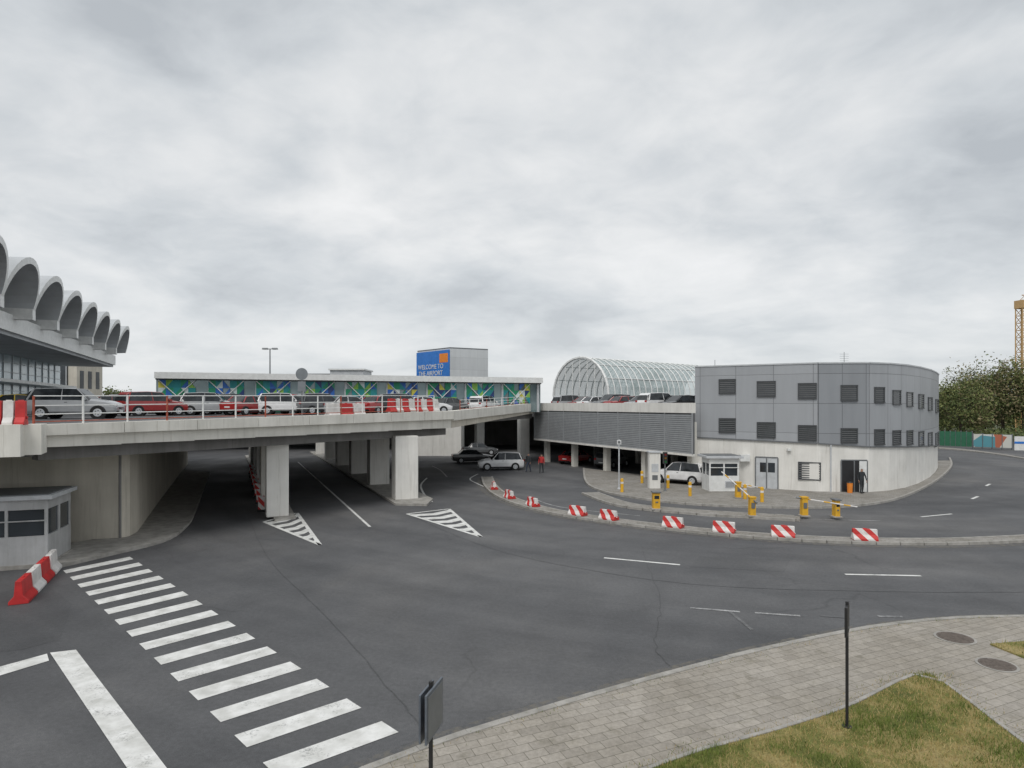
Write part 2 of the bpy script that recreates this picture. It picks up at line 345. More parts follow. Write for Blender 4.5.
# ------------------------------------------------------------------ building sidewalk and median
sp=[(584,468),(587,482),(605,491),(640,497.5),(690,503),(760,506),(830,506),(880,501.5),(912,492),(938,478),(951,465),(949,457)]
sl=smoothline([g(a,b,.12) for a,b in sp],6)
mb=MB(); mb.prism(sl+[(48,68),(20,66),(14.6,50),(9,57)],-.02,.12,PAVE2,KERB); mb.build('pavement')
mb=MB(); kerb(mb,sl,.16,-.02,.135,off=-.05); mb.build('kerb')
md=smoothline([g(a,b) for a,b in [(487,478),(490,486),(500,495),(522,504.5),(560,514),(620,523),(700,532),(770,538),(850,542),(940,543),(1024,540),(1150,533),(1400,525)]],6)
mb=MB(); band(mb,md,-.36,.36,-.02,.11,PAVE2); kerb(mb,md,.14,-.02,.13,off=.36); kerb(mb,md,.14,-.02,.13,off=-.5); mb.build('traffic_median')
mb=MB(); band(mb,md,.5,.95,None,.0082,DIRT); band(mb,md,-.85,-.5,None,.0082,DIRT); mb.build('gutter_dirt')
til=smoothline([g(a,b) for a,b in [(590,494),(625,506),(690,513),(770,518),(800,520)]],6)
mb=MB(); band(mb,til,-.5,.5,-.02,.12,PAVE2); kerb(mb,til,.12,-.02,.135,off=.5); kerb(mb,til,.12,-.02,.135,off=-.62); mb.build('traffic_island')
mb=MB(); kl=smoothline([g(a,b) for a,b in [(940,449),(975,452),(1024,459),(1100,475)]],5); kerb(mb,kl,.25,-.02,.13,step=1.5)
kl2=[(p[0]+1.5,p[1]+3) for p in kl]; mb.prism(kl+list(reversed(kl2)),-.02,.11,PAVE2); mb.build('kerb')
# kerbs under viaduct
D=Vector((-.41,.912)); Nn=Vector((.912,.41))
mb=MB(); pts=smoothline([g(60,568),g(110,556),g(165,542),g(186,528),g(196,512),tuple(Vector(g(196,512))+D*22)],5)
mb.prism(pts+[(-34,60),(-25,40),(-19,28),(-20,26)],-.02,.12,KERB); kerb(mb,pts,.15,-.02,.135,off=-.15); mb.build('kerb')
c1=Vector((-13.0,34.3)); c2=Vector((-7.0,40.5))
mb=MB(); q=[c1+D*-1.5+Nn*-.2,c1+D*45+Nn*-.9,c1+D*45+Nn*.9,c1+D*-1+Nn*.9]; mb.prism([tuple(x) for x in q],-.02,.13,KERB); mb.build('traffic_island')
mb=MB(); q=[c2+D*-2+Nn*-1.1,c2+D*45+Nn*-1.1,c2+D*45+Nn*1.6,c2+D*-1+Nn*1.6,c2+D*-3+Nn*.6]; mb.prism([tuple(x) for x in q],-.02,.13,KERB); mb.build('traffic_island')

# ------------------------------------------------------------------ viaduct
via=empty('viaduct')
A0=Vector((-17.3,22.0)); A=Vector((-18.0,23.2)); B=Vector((-4.4,44.0)); C=Vector((2.5,68.0)); P0=Vector((13.4,46.0))
mb=MB()
deck=[(-60,2),(-17.5,22.2),(-17.9,23.5),(-4.7,44.2),(2.2,68),(-2,70),(-75,66),(-75,20)]  # back edge cut short: unseen gap added to let daylight under the deck
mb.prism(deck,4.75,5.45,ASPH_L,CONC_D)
mb.build('deck',via)
mb=MB()
def lerp(a,b,t): return a+(b-a)*t
mb.seg(Vector((-60,2)),A0,0,.5,4.4,5.52,CONC); mb.seg(A0,A,0,.48,4.42,5.5,CONC)
NS=8
for i in range(NS):
    a=A.lerp(B,i/NS);b_=A.lerp(B,(i+1)/NS); j=(B-A).normalized()*.012
    mb.seg(a+j,b_-j,-.3,.35,lerp(5.05,5.2,i/NS),lerp(5.46,5.78,i/NS),CONC,lerp(5.05,5.2,(i+1)/NS),lerp(5.46,5.78,(i+1)/NS))
    mb.seg(a,b_,-.5,.1,4.6,lerp(5.05,5.2,i/NS),CONC,4.57,lerp(5.05,5.2,(i+1)/NS))
mb.seg(B,C,-.3,.3,5.1,5.78,CONC,5.6,6.42); mb.seg(B,C,-.5,.1,4.57,5.1,CONC_B,5.35,5.6)
mb.build('fascia',via)
mb=MB()
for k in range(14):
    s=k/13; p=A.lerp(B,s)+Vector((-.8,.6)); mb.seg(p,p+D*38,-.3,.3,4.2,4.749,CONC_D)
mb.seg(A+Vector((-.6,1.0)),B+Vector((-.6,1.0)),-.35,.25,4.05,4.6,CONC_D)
mb.build('girders',via)
mb=MB()
ang=math.atan2(D.y,D.x)-math.pi/2
for c,w in((c1,1.15),(c2,1.5)):
    for k in range(6):
        p=c+D*(k*8.2 if k else 0); mb.box((p.x,p.y,2.15),(w,1.2 if k else 1.1,4.1),CONC_W,ang)
p=c1+D*2.4+Nn*-.35; mb.box((p.x,p.y,2.15),(.8,1.0,4.1),CONC,ang)
for x,y in((1.3,71),(-4.4,84),(-9,77)): mb.box((x,y,2.6),(1.1,1.0,5.2),CONC_W,ang)
mb.build('columns',via,bevel=.04)
mb=MB(); ab=[(-40,24),(-22.7,27.2),(-17.9,28.4),(-17.75,28.8),(-18.0,29.8),(-22.9,40.5),(-34,65),(-60,65),(-60,24)]
mb.prism(ab,-.02,4.62,CONC_B); mb.build('abutment',via)
mb=MB(); mb.seg(Vector((-22.7,27.2)),Vector((-17.9,28.4)),.002,.25,3.95,4.5,CONC_B); mb.cyl((-17.95,28.4,0),(-17.95,28.4,4.5),.06,.06,8,CONC_D)
mb.build('abutment_ledge',via)
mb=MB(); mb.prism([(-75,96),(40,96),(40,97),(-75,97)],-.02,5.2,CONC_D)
mb.box((-9.2,78,2.4),(6,5,4.8),CONC_W); mb.build('underpass_wall',via)
mb=MB()
def rail(mb,a,b,z0a,z0b,h=1.08,step=1.6):
    n=max(1,int((b-a).length/step)); 
    for i in range(n+1):
        p=a.lerp(b,i/n); z=lerp(z0a,z0b,i/n); mb.box((p.x,p.y,z+h/2),(.06,.06,h),WHITE if i%3 else RUST,0)
    for hh,mt in((h,WHITE),(h*.66,WHITE),(h*.36,WHITE),(h*.1,RUST)):
        mb.cyl((a.x,a.y,z0a+hh),(b.x,b.y,z0b+hh),.02,.02,6,mt)
rail(mb,A+Vector((.1,0)),A.lerp(B,.93),5.46,5.76); rail(mb,B.lerp(C,.08),C,5.82,6.42,.75,2)
mb.build('railing')

# parking structure
park=empty('parking_garage'); C2=Vector((2.5,68))
mb=MB(); mb.prism([(2.6,68.6),(13.2,46.8),(15.5,49),(24,64.5),(40,66),(46,88),(40,130),(-75,130),(-75,84),(0,82)],4.9,5.6,ASPH_L,CONC_D); mb.build('deck',park)  # left part starts behind the gap added for light under the viaduct
mb=MB(); mb.seg(C2,P0,-.3,.12,5.6,6.42,CONC_W,5.6,6.36); mb.build('parapet',park)
mb=MB(); 
n=int(3.03/.155)
mb.seg(C2,P0,-.2,.0,2.55,5.598,SLAT)
for i in range(n):
    z=2.56+i*.155; mb.seg(C2,P0,.0,.07,z,z+.12,LOUV)
Lf=(P0-C2).length; dd=(P0-C2).normalized()
for i in range(9):
    p=C2+dd*(Lf*i/8); mb.seg(p-dd*.03,p+dd*.03,.0,.09,2.55,5.6,LOUV)
mb.seg(C2,P0,-.25,.11,2.38,2.55,CONC_W); mb.build('louvre_facade',park)
mb=MB(); nb=Vector((-dd.y,dd.x))
for i in range(5):
    for j in range(4):
        p=C2+dd*(1+i*5.6)+nb*(1.0+j*8); mb.box((p.x,p.y,2.45),(.5,.5,4.9),CONC,math.atan2(dd.y,dd.x))
mb.prism([(10,75),(45,75),(45,76),(10,76)],0,5,CONC_D); mb.build('columns',park)

# ------------------------------------------------------------------ grey building
bl=empty('office_building')
wall=[(14.1,47.7),(21.5,43.6),(24.9,43.3),(26.8,44.1),(29.0,45.7),(31.6,48.2),(35,52),(38.2,56),(41.2,60)]
zb=[3.74,3.52,3.3,3.25,3.15,3.0,2.8,2.55,2.35]
back=[(38,68),(20,66),(17,52)]
mb=MB(); mb.prism([(x,y) for x,y in wall]+back,-.02,zb+[3,3.5,3.7],CONC_W); mb.build('base_wall',bl)
mb=MB()
for i in range(len(wall)-1):
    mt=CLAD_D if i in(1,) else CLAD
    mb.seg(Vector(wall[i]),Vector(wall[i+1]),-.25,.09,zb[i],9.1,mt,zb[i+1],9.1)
mb.prism(wall+back,8.6,8.95,CONC_D)
mb.seg(Vector((17,52)),Vector(wall[0]),-.2,.0,3.7,9.1,CLAD)
mb.build('cladding',bl)
mb=MB()
for i in range(len(wall)-1): mb.seg(Vector(wall[i]),Vector(wall[i+1]),-.3,.14,9.1,9.2,LGREY)
for i in range(len(wall)-1): mb.seg(Vector(wall[i]),Vector(wall[i+1]),.09,.12,zb[i]-.06,zb[i]+.03,GREY,zb[i+1]-.06,zb[i+1]+.03)
mb.build('roof_edge',bl)
def onwall(px):
    k=(px-512)/F
    for i in range(len(wall)-1):
        a=Vector(wall[i]);b_=Vector(wall[i+1]); d=b_-a; den=d.x-k*d.y
        if abs(den)<1e-9: continue
        s=(k*a.y-a.x)/den
        if -.001<=s<=1.001: return a+d*s
    return Vector(wall[-1])
mb=MB()
def window(pa,pb,y0,y1,off=.09):
    a=onwall(pa);b_=onwall(pb); Y=(a.y+b_.y)/2; z1=zat(y0,Y);z0=zat(y1,Y); d=(b_-a).normalized()
    mb.seg(a,b_,off+.002,off+.015,z0,z1,DGLASS)
    for q,r in((a,a+d*.07),(b_-d*.07,b_)): mb.seg(q,r,off+.003,off+.07,z0,z1,FRAME)
    mb.seg(a,b_,off+.003,off+.09,z1,z1+.07,FRAME); mb.seg(a,b_,off+.003,off+.11,z0-.07,z0,FRAME)
    n=7
    for i in range(n):
        z=lerp(z0,z1,(i+.3)/n); mb.seg(a+d*.07,b_-d*.07,off+.016,off+.045,z,z+(z1-z0)/n*.5,SLAT)
up=[(719,736,380,393),(757,776,382,396),(798,817,384,398),(840,857,386,400),(873,883,388,402),(891,899,391,404),(905,911,393,406),(917,922,395,408),(926.5,930.5,398,410),(934,937,400,412)]
lo=[(719,736,419,432),(757,776,423,437),(798,817,426,440),(840,857,429,442),(873,883,430,444),(891,899,431,444),(905,911,431,444),(917,922,432,445),(926.5,930.5,433,445),(934,937,433,445)]
for w in up+lo: window(*w)
window(798,821,463,479,0.0)
mb.build('windows',bl)
mb=MB()
def door(pa,pb,z1,mat,off=.002,leaf=2):
    a=onwall(pa);b_=onwall(pb);d=(b_-a); n=d.normalized()
    mb.seg(a,b_,off,off+.03,.12,z1,mat)
    for k in range(leaf+1): q=a+d*(k/leaf); mb.seg(q-n*.04,q+n*.04,off,off+.06,.12,z1,GREY)
    mb.seg(a,b_,off,off+.06,z1,z1+.08,GREY)
door(755.5,778,2.35,LGREY); a=onwall(760);b_=onwall(766); mb.seg(a,b_,.033,.04,1.3,2.0,DGLASS); a=onwall(768);b_=onwall(775); mb.seg(a,b_,.033,.04,1.3,2.0,DGLASS)
door(841,867,2.3,BLACK,leaf=2)  # black panel painted in for the shaded inside of an open doorway
a=onwall(859);b_=onwall(867); mb.seg(a,b_,.035,.06,.14,2.28,WHITE)
mb.build('doors',bl)
mb=MB(); a=onwall(830); mb.cyl((a.x,a.y-.12,.1),(a.x,a.y-.12,3.4),.05,.05,8,LGREY); a=onwall(743); mb.box((a.x,a.y-.3,2.3),(.7,.3,.5),WHITE); a=onwall(788); mb.box((a.x,a.y-.15,3.0),(.25,.2,.15),WHITE); mb.build('drainpipe',bl)
mb=MB(); mb.cyl((30,56,8.9),(30,56,11.0),.03,.02,6,GREY); mb.cyl((18,55,8.9),(18,55,10.2),.03,.02,6,GREY)
for k in range(4): mb.cyl((29.6,56,10.2+k*.2),(30.4,56,10.2+k*.2),.012,.012,4,GREY)
mb.build('roof_antenna',bl)

# ------------------------------------------------------------------ booths
def booth(name,loc,rz,L,W,Ht,roofo=.25,body=WHITE):
    mb=MB(); z0=.12
    mb.box((0,0,z0+.55),(L,W,1.1),body); mb.box((0,0,z0+Ht-.2),(L,W,.4),body)
    for x in [-L/2+.06+i*(L-.12)/max(2,int(L/1.1)) for i in range(max(2,int(L/1.1))+1)]:
        for y in(-W/2+.05,W/2-.05): mb.box((x,y,z0+Ht/2),(.1,.108,Ht-.02),body)
    for y in(0,):
        for x in(-L/2+.05,L/2-.05): mb.box((x,y,z0+Ht/2),(.108,.1,Ht-.02),body)
    mb.box((0,0,z0+1.1+(Ht-1.5)/2),(L-.12,W-.12,Ht-1.52),DGLASS)
    mb.box((0,-W/2-.02,z0+1.68),(L,.03,.05),body)
    mb.box((0,0,z0+Ht+.07),(L+2*roofo,W+2*roofo,.16),LGREY); mb.box((0,0,z0+Ht+.165),(L+2*roofo-.3,W+2*roofo-.3,.04),GREY)
    mb.box((0,0,z0-.05),(L+.15,W+.15,.16),KERB)
    mb.box((L*.2,-W/2-.012,z0+.5),(.7,.03,.5),LGREY)
    for k in range(5): mb.box((L*.2,-W/2-.035,z0+.34+k*.08),(.62,.02,.03),GREY)
    return mb.build(name,loc=loc,rz=rz,bevel=.01)
booth('guard_booth',(14.9,44.4,0),0.0,2.1,1.7,2.35)
rzb=math.atan2(.32,.95)
o=booth('guard_booth',(0,0,0),rzb,6.4,2.5,2.5,.18,M('booth_panel',(.48,.485,.49),.5,var=.35,scale=1.5,streak=True))
rt=Vector((math.cos(rzb),math.sin(rzb))); up2=Vector((-rt.y,rt.x)); cc=Vector((-17.75,23.7))-rt*3.2+up2*1.25; o.location=(cc.x,cc.y,0)

# ------------------------------------------------------------------ barriers
def barrier_mesh(mat,L=1.0,h=.62):
    mb=MB(); prof=[(-.26,0),(-.26,.09),(-.12,.26),(-.085,h),(.085,h),(.12,.26),(.26,.09),(.26,0)]
    n=len(prof); vs=[(-L/2,y,z) for y,z in prof]+[(L/2,y,z) for y,z in prof]
    mb.addf(vs,[tuple(range(n)),tuple(reversed(range(n,2*n)))]+[(i,n+i,n+(i+1)%n,(i+1)%n) for i in range(n)],mat)
    mb.cyl((L/2,0,h*.3),(L/2+.05,0,h*.3),.05,.05,8,mat); mb.box((0,0,h+.015),(.18,.06,.03),mat)
    return mb
def put_barrier(kind,x,y,z,rz,L=1.0,h=.62):
    barrier_mesh(kind,L,h).build('traffic_barrier',loc=(x,y,z),rz=rz,bevel=.015)
for px,py in((504,489),(517,498),(541,505),(581,514.5),(609,519),(676,526.5),(728,531),(784,534),(855,538)):
    X,Y=g(px,py,.11); best=min(range(len(md)-1),key=lambda i:(md[i][0]-X)**2+(md[i][1]-Y)**2); a=md[best];b_=md[best+1]
    put_barrier(STR,a[0],a[1],.115,math.atan2(b_[1]-a[1],b_[0]-a[0])+random.uniform(-.15,.15),1.0,.5)
a=Vector((-15.3,19.2)); b_=Vector((-17.4,23.6)); n=4
for i in range(n):
    p=a.lerp(b_,(i+.5)/n); put_barrier([RED,BWHITE][i%2],p.x,p.y,.005,math.atan2(b_.y-a.y,b_.x-a.x)+random.uniform(-.05,.05),1.12,.72)
for i in range(8):
    p=A.lerp(B,.79+i*.0245)+Vector((-.5,.3)); put_barrier([RED,BWHITE][i%2],p.x,p.y,5.75,math.atan2(21,13.7),.56,.85)
for s_ in(.62,.66,.70):
    p=A.lerp(B,s_)+Vector((-1.0,.5)); put_barrier([RED,BWHITE][int(s_*25)%2],p.x,p.y,5.5,math.atan2(21,13.7),.9,.8)
for i in range(7):
    p=A0+Vector((-.12,.0))+Vector((-.92,-.41))*i*.34; put_barrier([RED,BWHITE][i%2],p.x,p.y,5.5,math.atan2(.41,.92),.3,.85)
for k in range(8):
    p=c1+D*(1.5+k*3.0)+Nn*-.75; mb=MB(); mb.box((0,0,.5),(.35,.04,.8),STR); mb.box((0,0,.06),(.4,.25,.1),RUBBER); mb.build('delineator_post',loc=(p.x,p.y,.13))

def gate(px,py,armdir,L=2.8,tilt=0):
    X,Y=g(px,py,.12); mb=MB(); mb.box((0,0,.5),(.32,.32,1.0),YEL,top=.92); mb.box((0,0,1.03),(.36,.36,.08),YEL); mb.box((0,0,.03),(.5,.5,.06),KERB)
    mb.box((0,-.18,.6),(.2,.02,.3),GREY)
    d=Vector((math.cos(armdir),math.sin(armdir),tilt)).normalized(); s=Vector((0,0,.95))
    k=8
    for i in range(k): mb.cyl(s+d*(L*i/k),s+d*(L*(i+1)/k),.035,.035,8,[YEL,BWHITE,BWHITE][i%3])
    mb.cyl(s-d*.4,s,.05,.05,8,GREY); mb.build('barrier_gate',loc=(X,Y,.12))
def bollard(px,py,h=.9,mat=YEL,r=.11):
    X,Y=g(px,py,.12); mb=MB(); mb.cyl((0,0,0),(0,0,h),r,r,14,mat); mb.cyl((0,0,h),(0,0,h+.05),r,r*.6,14,mat); mb.cyl((0,0,h*.65),(0,0,h*.8),r+.004,r+.004,14,BWHITE); mb.build('bollard',loc=(X,Y,.12),smooth=False)
def machine(px,py,w=.5,h=1.5,mat=YEL,top=DGLASS):
    X,Y=g(px,py,.12); mb=MB(); mb.box((0,0,h/2),(w,.4,h),mat); mb.box((0,-.21,h*.75),(w*.7,.02,h*.2),top); mb.box((0,0,h+.05),(w+.1,.55,.08),GREY); mb.box((0,-.215,h*.45),(w*.4,.02,.08),GREY); mb.box((0,0,.03),(w+.2,.6,.06),KERB); mb.build('ticket_machine',loc=(X,Y,.12),bevel=.015)
gate(752,516,math.radians(115),2.6,.55); gate(804,516,math.radians(-20),2.6,-.12); gate(738,498,math.radians(20),2.2,-.2)
machine(656,509,.4,.95); machine(836,517,.25,.9); bollard(690,496); bollard(745,499); bollard(762,502); bollard(622,492); bollard(642,483); bollard(668,488)
X,Y=g(654,488,.12); mb=MB(); mb.box((0,0,1.3),(.8,.6,2.6),CONC_W); mb.box((0,-.31,1.5),(.5,.02,.6),LGREY); mb.box((0,0,2.65),(.95,.75,.1),LGREY); mb.box((0,-.315,.8),(.4,.02,.35),GREY); mb.build('payment_kiosk',loc=(X,Y,.12),bevel=.02)
# traffic light beside the kiosk
X,Y=g(665,491,.12); mb=MB(); mb.cyl((0,0,0),(0,0,2.4),.05,.045,10,GREY); mb.box((0,-.05,2.35),(.28,.24,.8),BLACK)
for k,cm in enumerate((M('lens_red',(.25,.02,.02),.3),M('lens_amber',(.3,.15,.02),.3),M('lens_green',(.02,.2,.06),.3))):
    mb.cyl((0,-.17,2.6-k*.25),(0,-.19,2.6-k*.25),.085,.085,14,cm); mb.box((0,-.23,2.69-k*.25),(.2,.12,.02),BLACK)
mb.cyl((0,0,0),(0,0,.1),.12,.1,12,GREY); mb.build('traffic_light',loc=(X,Y,.12))
def pole(name,px,py,h,r=.04,mat=LGREY,s=.5):
    X,Y=g(px,py,.12); mb=MB(); mb.cyl((0,0,0),(0,0,h),r,r*.9,10,mat); mb.cyl((0,0,0),(0,0,.12),r*2.4,r*1.6,10,mat); mb.box((0,-.06,h-s*.7),(s,.03,s),WHITE); mb.box((0,-.08,h-s*.7),(s*.6,.012,s*.6),GREY); mb.build(name,loc=(X,Y,.12))
pole('traffic_sign',619,489,3.6,.05,LGREY,.3)

# near signs (seen edge-on / from behind)
X,Y=g(847,728,.12); mb=MB(); mb.cyl((0,0,0),(0,0,2.38),.028,.028,12,BLACK); mb.box((0,.0,2.05),(.05,.5,.55),BLACK,rz=math.radians(-32)); mb.cyl((0,0,0),(0,0,.04),.09,.09,12,BLACK); mb.box((0,0,1.9),(.05,.09,.03),GREY); mb.build('traffic_sign',loc=(X,Y,.12))
SGB=M('sign_back',(.14,.16,.19),.4,.3,var=.3,scale=6)
mb=MB(); mb.cyl((0,0,0),(0,0,2.27),.03,.03,12,BLACK)
mb.box((.05,0,1.88),(.03,.62,.66),SGB); mb.box((.069,0,1.88),(.008,.54,.58),GREY)
mb.box((-.07,.02,1.84),(.03,.50,.66),SGB)
for z in(1.7,2.08): mb.box((0,0,z),(.13,.2,.035),GREY)
mb.build('traffic_sign',loc=(-1.12,8.55,.12),rz=math.radians(-14),bevel=.004)

# ------------------------------------------------------------------ deck furniture
mb=MB(); mb.cyl((0,0,0),(0,0,6.0),.08,.05,12,GREY); mb.cyl((-.5,0,6.0),(.5,0,6.0),.035,.035,8,GREY)
for s in(-1,1): mb.box((s*.45,0,6.02),(.55,.3,.14),GREY,top=.8); mb.box((s*.45,0,5.94),(.4,.2,.03),WHITE)
mb.cyl((0,0,0),(0,0,.5),.16,.12,12,LGREY); mb.build('street_lamp',loc=((270-512)*58/F,58,5.45))
Y=34; X=(302-512)*Y/F; SG2=M('sign_back_light',(.22,.24,.26),.45,.2); mb=MB(); mb.cyl((0,0,0),(0,0,2.7),.04,.04,10,GREY); mb.cyl((0,-.03,2.4),(0,-.055,2.4),.33,.33,32,SG2); mb.box((0,-.045,1.72),(.42,.025,.55),SG2); mb.build('traffic_sign',loc=(X,Y,5.5))

# covered walkway
ww=empty('covered_walkway'); Wa=Vector((-31,54.0)); Wb=Vector((3.0,65.5)); wd=(Wb-Wa).normalized(); WL=(Wb-Wa).length
mb=MB(); mb.seg(Wa,Wb,-3.4,.6,8.62,8.98,LGREY); mb.seg(Wa,Wb,.6,.75,8.5,9.05,WHITE); mb.seg(Wa,Wb,-3.0,.3,8.4,8.62,SLAT); mb.build('roof',ww)
mb=MB(); nbay=9
for i in range(nbay+1):
    for o_ in(0,-2.9):
        p=Wa+wd*(.3+(WL-.6)*i/nbay); mb.seg(p-wd*.12,p+wd*.12,o_-.12,o_+.12,5.46,8.62,LGREY)
mb.build('posts',ww)
mb=MB(); rnd=random.Random(3); W_n=Vector((wd.y,-wd.x))
def P(x,z,o=.14): q=Wa+wd*x+W_n*o; return(q.x,q.y,z)
bw=(WL-.4)/nbay
for bay in range(nbay):
    xb=.2+bay*bw; cells=5; cw=bw*.74/cells
    for i in range(cells):
        for j in range(4):
            x0=xb+i*cw;x1=x0+cw;z0=5.55+j*.72;z1=z0+.72
            diag=((i+j)%2==0)
            tri=[[P(x0,z0),P(x1,z0),P(x1,z1)],[P(x0,z0),P(x1,z1),P(x0,z1)]] if diag else [[P(x0,z0),P(x1,z0),P(x0,z1)],[P(x1,z0),P(x1,z1),P(x0,z1)]]
            for t in tri:
                if rnd.random()<.12: continue
                mb.face(t,GRN[rnd.choices(range(7),weights=[7,6,4,2.5,1.2,2.2,1.5])[0]])
    for (xa,za,xc,zc) in ((xb,5.55,xb+bw*.74,8.4),(xb+bw*.74,5.55,xb,8.4)):
        mb.cyl(P(xa,za,.2),P(xc,zc,.2),.045,.045,6,WHITE)
mb.build('mural_panels',ww)
m,nt,b=newmat('walkway_glass'); nt.set(b.inputs['Base Color'],nt.ramp(nt.noise(pos(nt),.5,2),[(.3,(.14,.19,.20)),(.7,(.26,.33,.34))])); b.inputs['Roughness'].default_value=.08; b.inputs['Metallic'].default_value=.3; WG=m
mb=MB(); mb.seg(Wa,Wb,-.04,.0,5.46,8.4,WG); mb.build('glazing',ww)

# blue billboard building
bb=empty('office_block'); K=Vector((-7.5,75)); La=Vector((-12.2,80)); Ra=Vector((-3.0,77.5)); T=(La+(Ra-K))
mb=MB(); mb.prism([tuple(La),tuple(K),tuple(Ra),tuple(T)],5.6,13.05,panel_mat('white_panel',(.60,.62,.63),2.4,1.5,.85)); mb.prism([tuple(La),tuple(K),tuple(Ra),tuple(T)],13.05,13.2,GREY); mb.build('walls',bb)
mb=MB(); mb.seg(La,K,.03,.15,8.6,12.9,BLUE); mb.seg(La.lerp(K,.72),La.lerp(K,.97),.152,.17,11.4,12.5,ORANGE); mb.build('billboard',bb)
def text(s,size,loc,rz,mat,parent=None,name='lettering'):
    cu=bpy.data.curves.new(name,'FONT'); cu.body=s; cu.size=size; cu.extrude=.01; cu.align_x='CENTER'; ob=bpy.data.objects.new(name,cu); COL.objects.link(ob)
    ob.rotation_euler=(math.pi/2,0,rz); ob.location=loc; cu.materials.append(mat)
    if parent: ob.parent=parent
    return ob
bd=(K-La).normalized(); mid=La.lerp(K,.45)+Vector((bd.y,-bd.x))*.18
text('WELCOME TO\nTHE AIRPORT',.82,(mid.x,mid.y,10.7),math.atan2(bd.y,bd.x),WHITE,bb)
mb=MB(); mb.box((-27,92,8.0),(6,5,5),WHITE); mb.box((-27,92,10.6),(6.4,5.4,.25),GREY); mb.box((-27,89.4,8.6),(4.5,.1,1.2),DGLASS); mb.build('roof_cabin')
mb=MB(); mb.box((-22.8,88,8.4),(4.6,5,5.2),LGREY); mb.box((-22.8,85.4,10.0),(3.6,.1,.7),DGLASS); mb.box((-22.8,88,11.1),(5,5.4,.2),WHITE); mb.build('roof_cabin')

# glass vault
gv=empty('glass_vault_canopy'); E=Vector((8.2,75)); vd=Vector((.78,.625)).normalized(); vn=Vector((-vd.y,vd.x)); R=4.6; base=7.3; VL=27
m,nt,b=newmat('canopy_glazing'); b.inputs['Roughness'].default_value=.15
nt.set(b.inputs['Base Color'],nt.ramp(nt.noise(pos(nt),.5,3),[(.3,(.38,.47,.47)),(.7,(.58,.66,.66))])); b.inputs['Alpha'].default_value=.62; CGL=m
def vp(s,th,r=R): q=E+vd*s+vn*(math.cos(th)*r); return Vector((q.x,q.y,base+math.sin(th)*r))
mb=MB(); NB=24
for i in range(NB):
    for k in range(14):
        a,b2=math.pi*k/14,math.pi*(k+1)/14; mb.face([vp(VL*i/NB,a),vp(VL*(i+1)/NB,a),vp(VL*(i+1)/NB,b2),vp(VL*i/NB,b2)],CGL)
mb.build('glazing',gv)
mb=MB()
for i in range(NB+1):
    rr=.17 if i==0 else .075
    for k in range(14): mb.cyl(vp(VL*i/NB,math.pi*k/14,R+.06),vp(VL*i/NB,math.pi*(k+1)/14,R+.06),rr,rr,5,WHITE,False)
for k in range(0,15,2): mb.cyl(vp(0,math.pi*k/14,R+.05),vp(VL,math.pi*k/14,R+.05),.05,.05,5,WHITE)
for k in range(-3,4):
    q=E+vn*(k*1.25); mb.cyl((q.x,q.y,base),(q.x,q.y,base+math.sqrt(R*R-(k*1.25)**2)),.05,.05,5,WHITE)
mb.build('ribs',gv)
mb=MB()
for s_ in(1,-1):
    for i in range(10):
        q=E+vd*(VL*i/9)+vn*(R*s_); mb.box((q.x,q.y,(5.6+base)/2),(.25,.25,base-5.6),LGREY)
    a=E+vn*(R*s_); mb.seg(a,a+vd*VL,-.12,.12,base-.25,base+.05,WHITE); mb.seg(a,a+vd*VL,-.03,.03,5.6,6.9,GRN[1])
mb.build('side_walls',gv)

# ------------------------------------------------------------------ terminal
te=empty('airport_terminal'); td=Vector((-.403,.915)); tn=Vector((.915,.403)); S=Vector((-37,45)); al=7.65
mb=MB(); z_s=14.1; ns=16; depth=11
def ap(k,u,off,r_add,dz=0):
    c=S+td*(al*(k+.5)); th=math.pi*u; hw=al/2-.28+r_add; 
    q=c+td*(-math.cos(th)*hw)-tn*off; return Vector((q.x,q.y,z_s+dz+math.sin(th)*(3.15+r_add)))
for k in range(-4,7):
    for j in range(ns):
        u0,u1=j/ns,(j+1)/ns
        def mp_(u,r): return ap(k,u,-.9*math.sin(math.pi*u),r)
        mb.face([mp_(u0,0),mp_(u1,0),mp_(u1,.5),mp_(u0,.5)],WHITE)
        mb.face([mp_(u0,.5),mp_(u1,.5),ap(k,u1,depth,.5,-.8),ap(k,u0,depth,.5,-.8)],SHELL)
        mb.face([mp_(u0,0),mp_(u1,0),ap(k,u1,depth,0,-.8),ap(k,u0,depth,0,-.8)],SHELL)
    a=S+td*(al*k); mb.seg(a-td*.42,a+td*.42,-depth,.0,13.3,z_s+.1,WHITE)
mb.build('roof_shells',te,smooth=False)
a=S+td*(al*-4); b_=S+td*(al*7)
mb=MB(); mb.seg(a,b_,-22,-1.6,11.9,13.3,SHELL); mb.seg(a,b_,-1.6,-1.3,12.2,13.6,WHITE); mb.seg(a,b_,-10.5,-10,13.3,17,SHELL); mb.build('soffit',te)
mb=MB(); mb.seg(a,b_,-8.5,-8.2,5.45,12.1,TGLASS)
Lt=(b_-a).length
for i in range(int(Lt/3)): p=a+td*(i*3.0); mb.seg(p,p+td*.08,-8.2,-8.1,5.45,12.1,LGREY)
for z in(6.6,7.8,9.9,11.0): mb.seg(a,b_,-8.2,-8.12,z,z+.06,LGREY)
mb.seg(a,b_,-8.2,-6.2,8.6,8.95,WHITE); mb.seg(a,b_,-22,-8.5,5.4,12.1,CONC_D)
mb.build('glass_facade',te)
mb=MB(); 
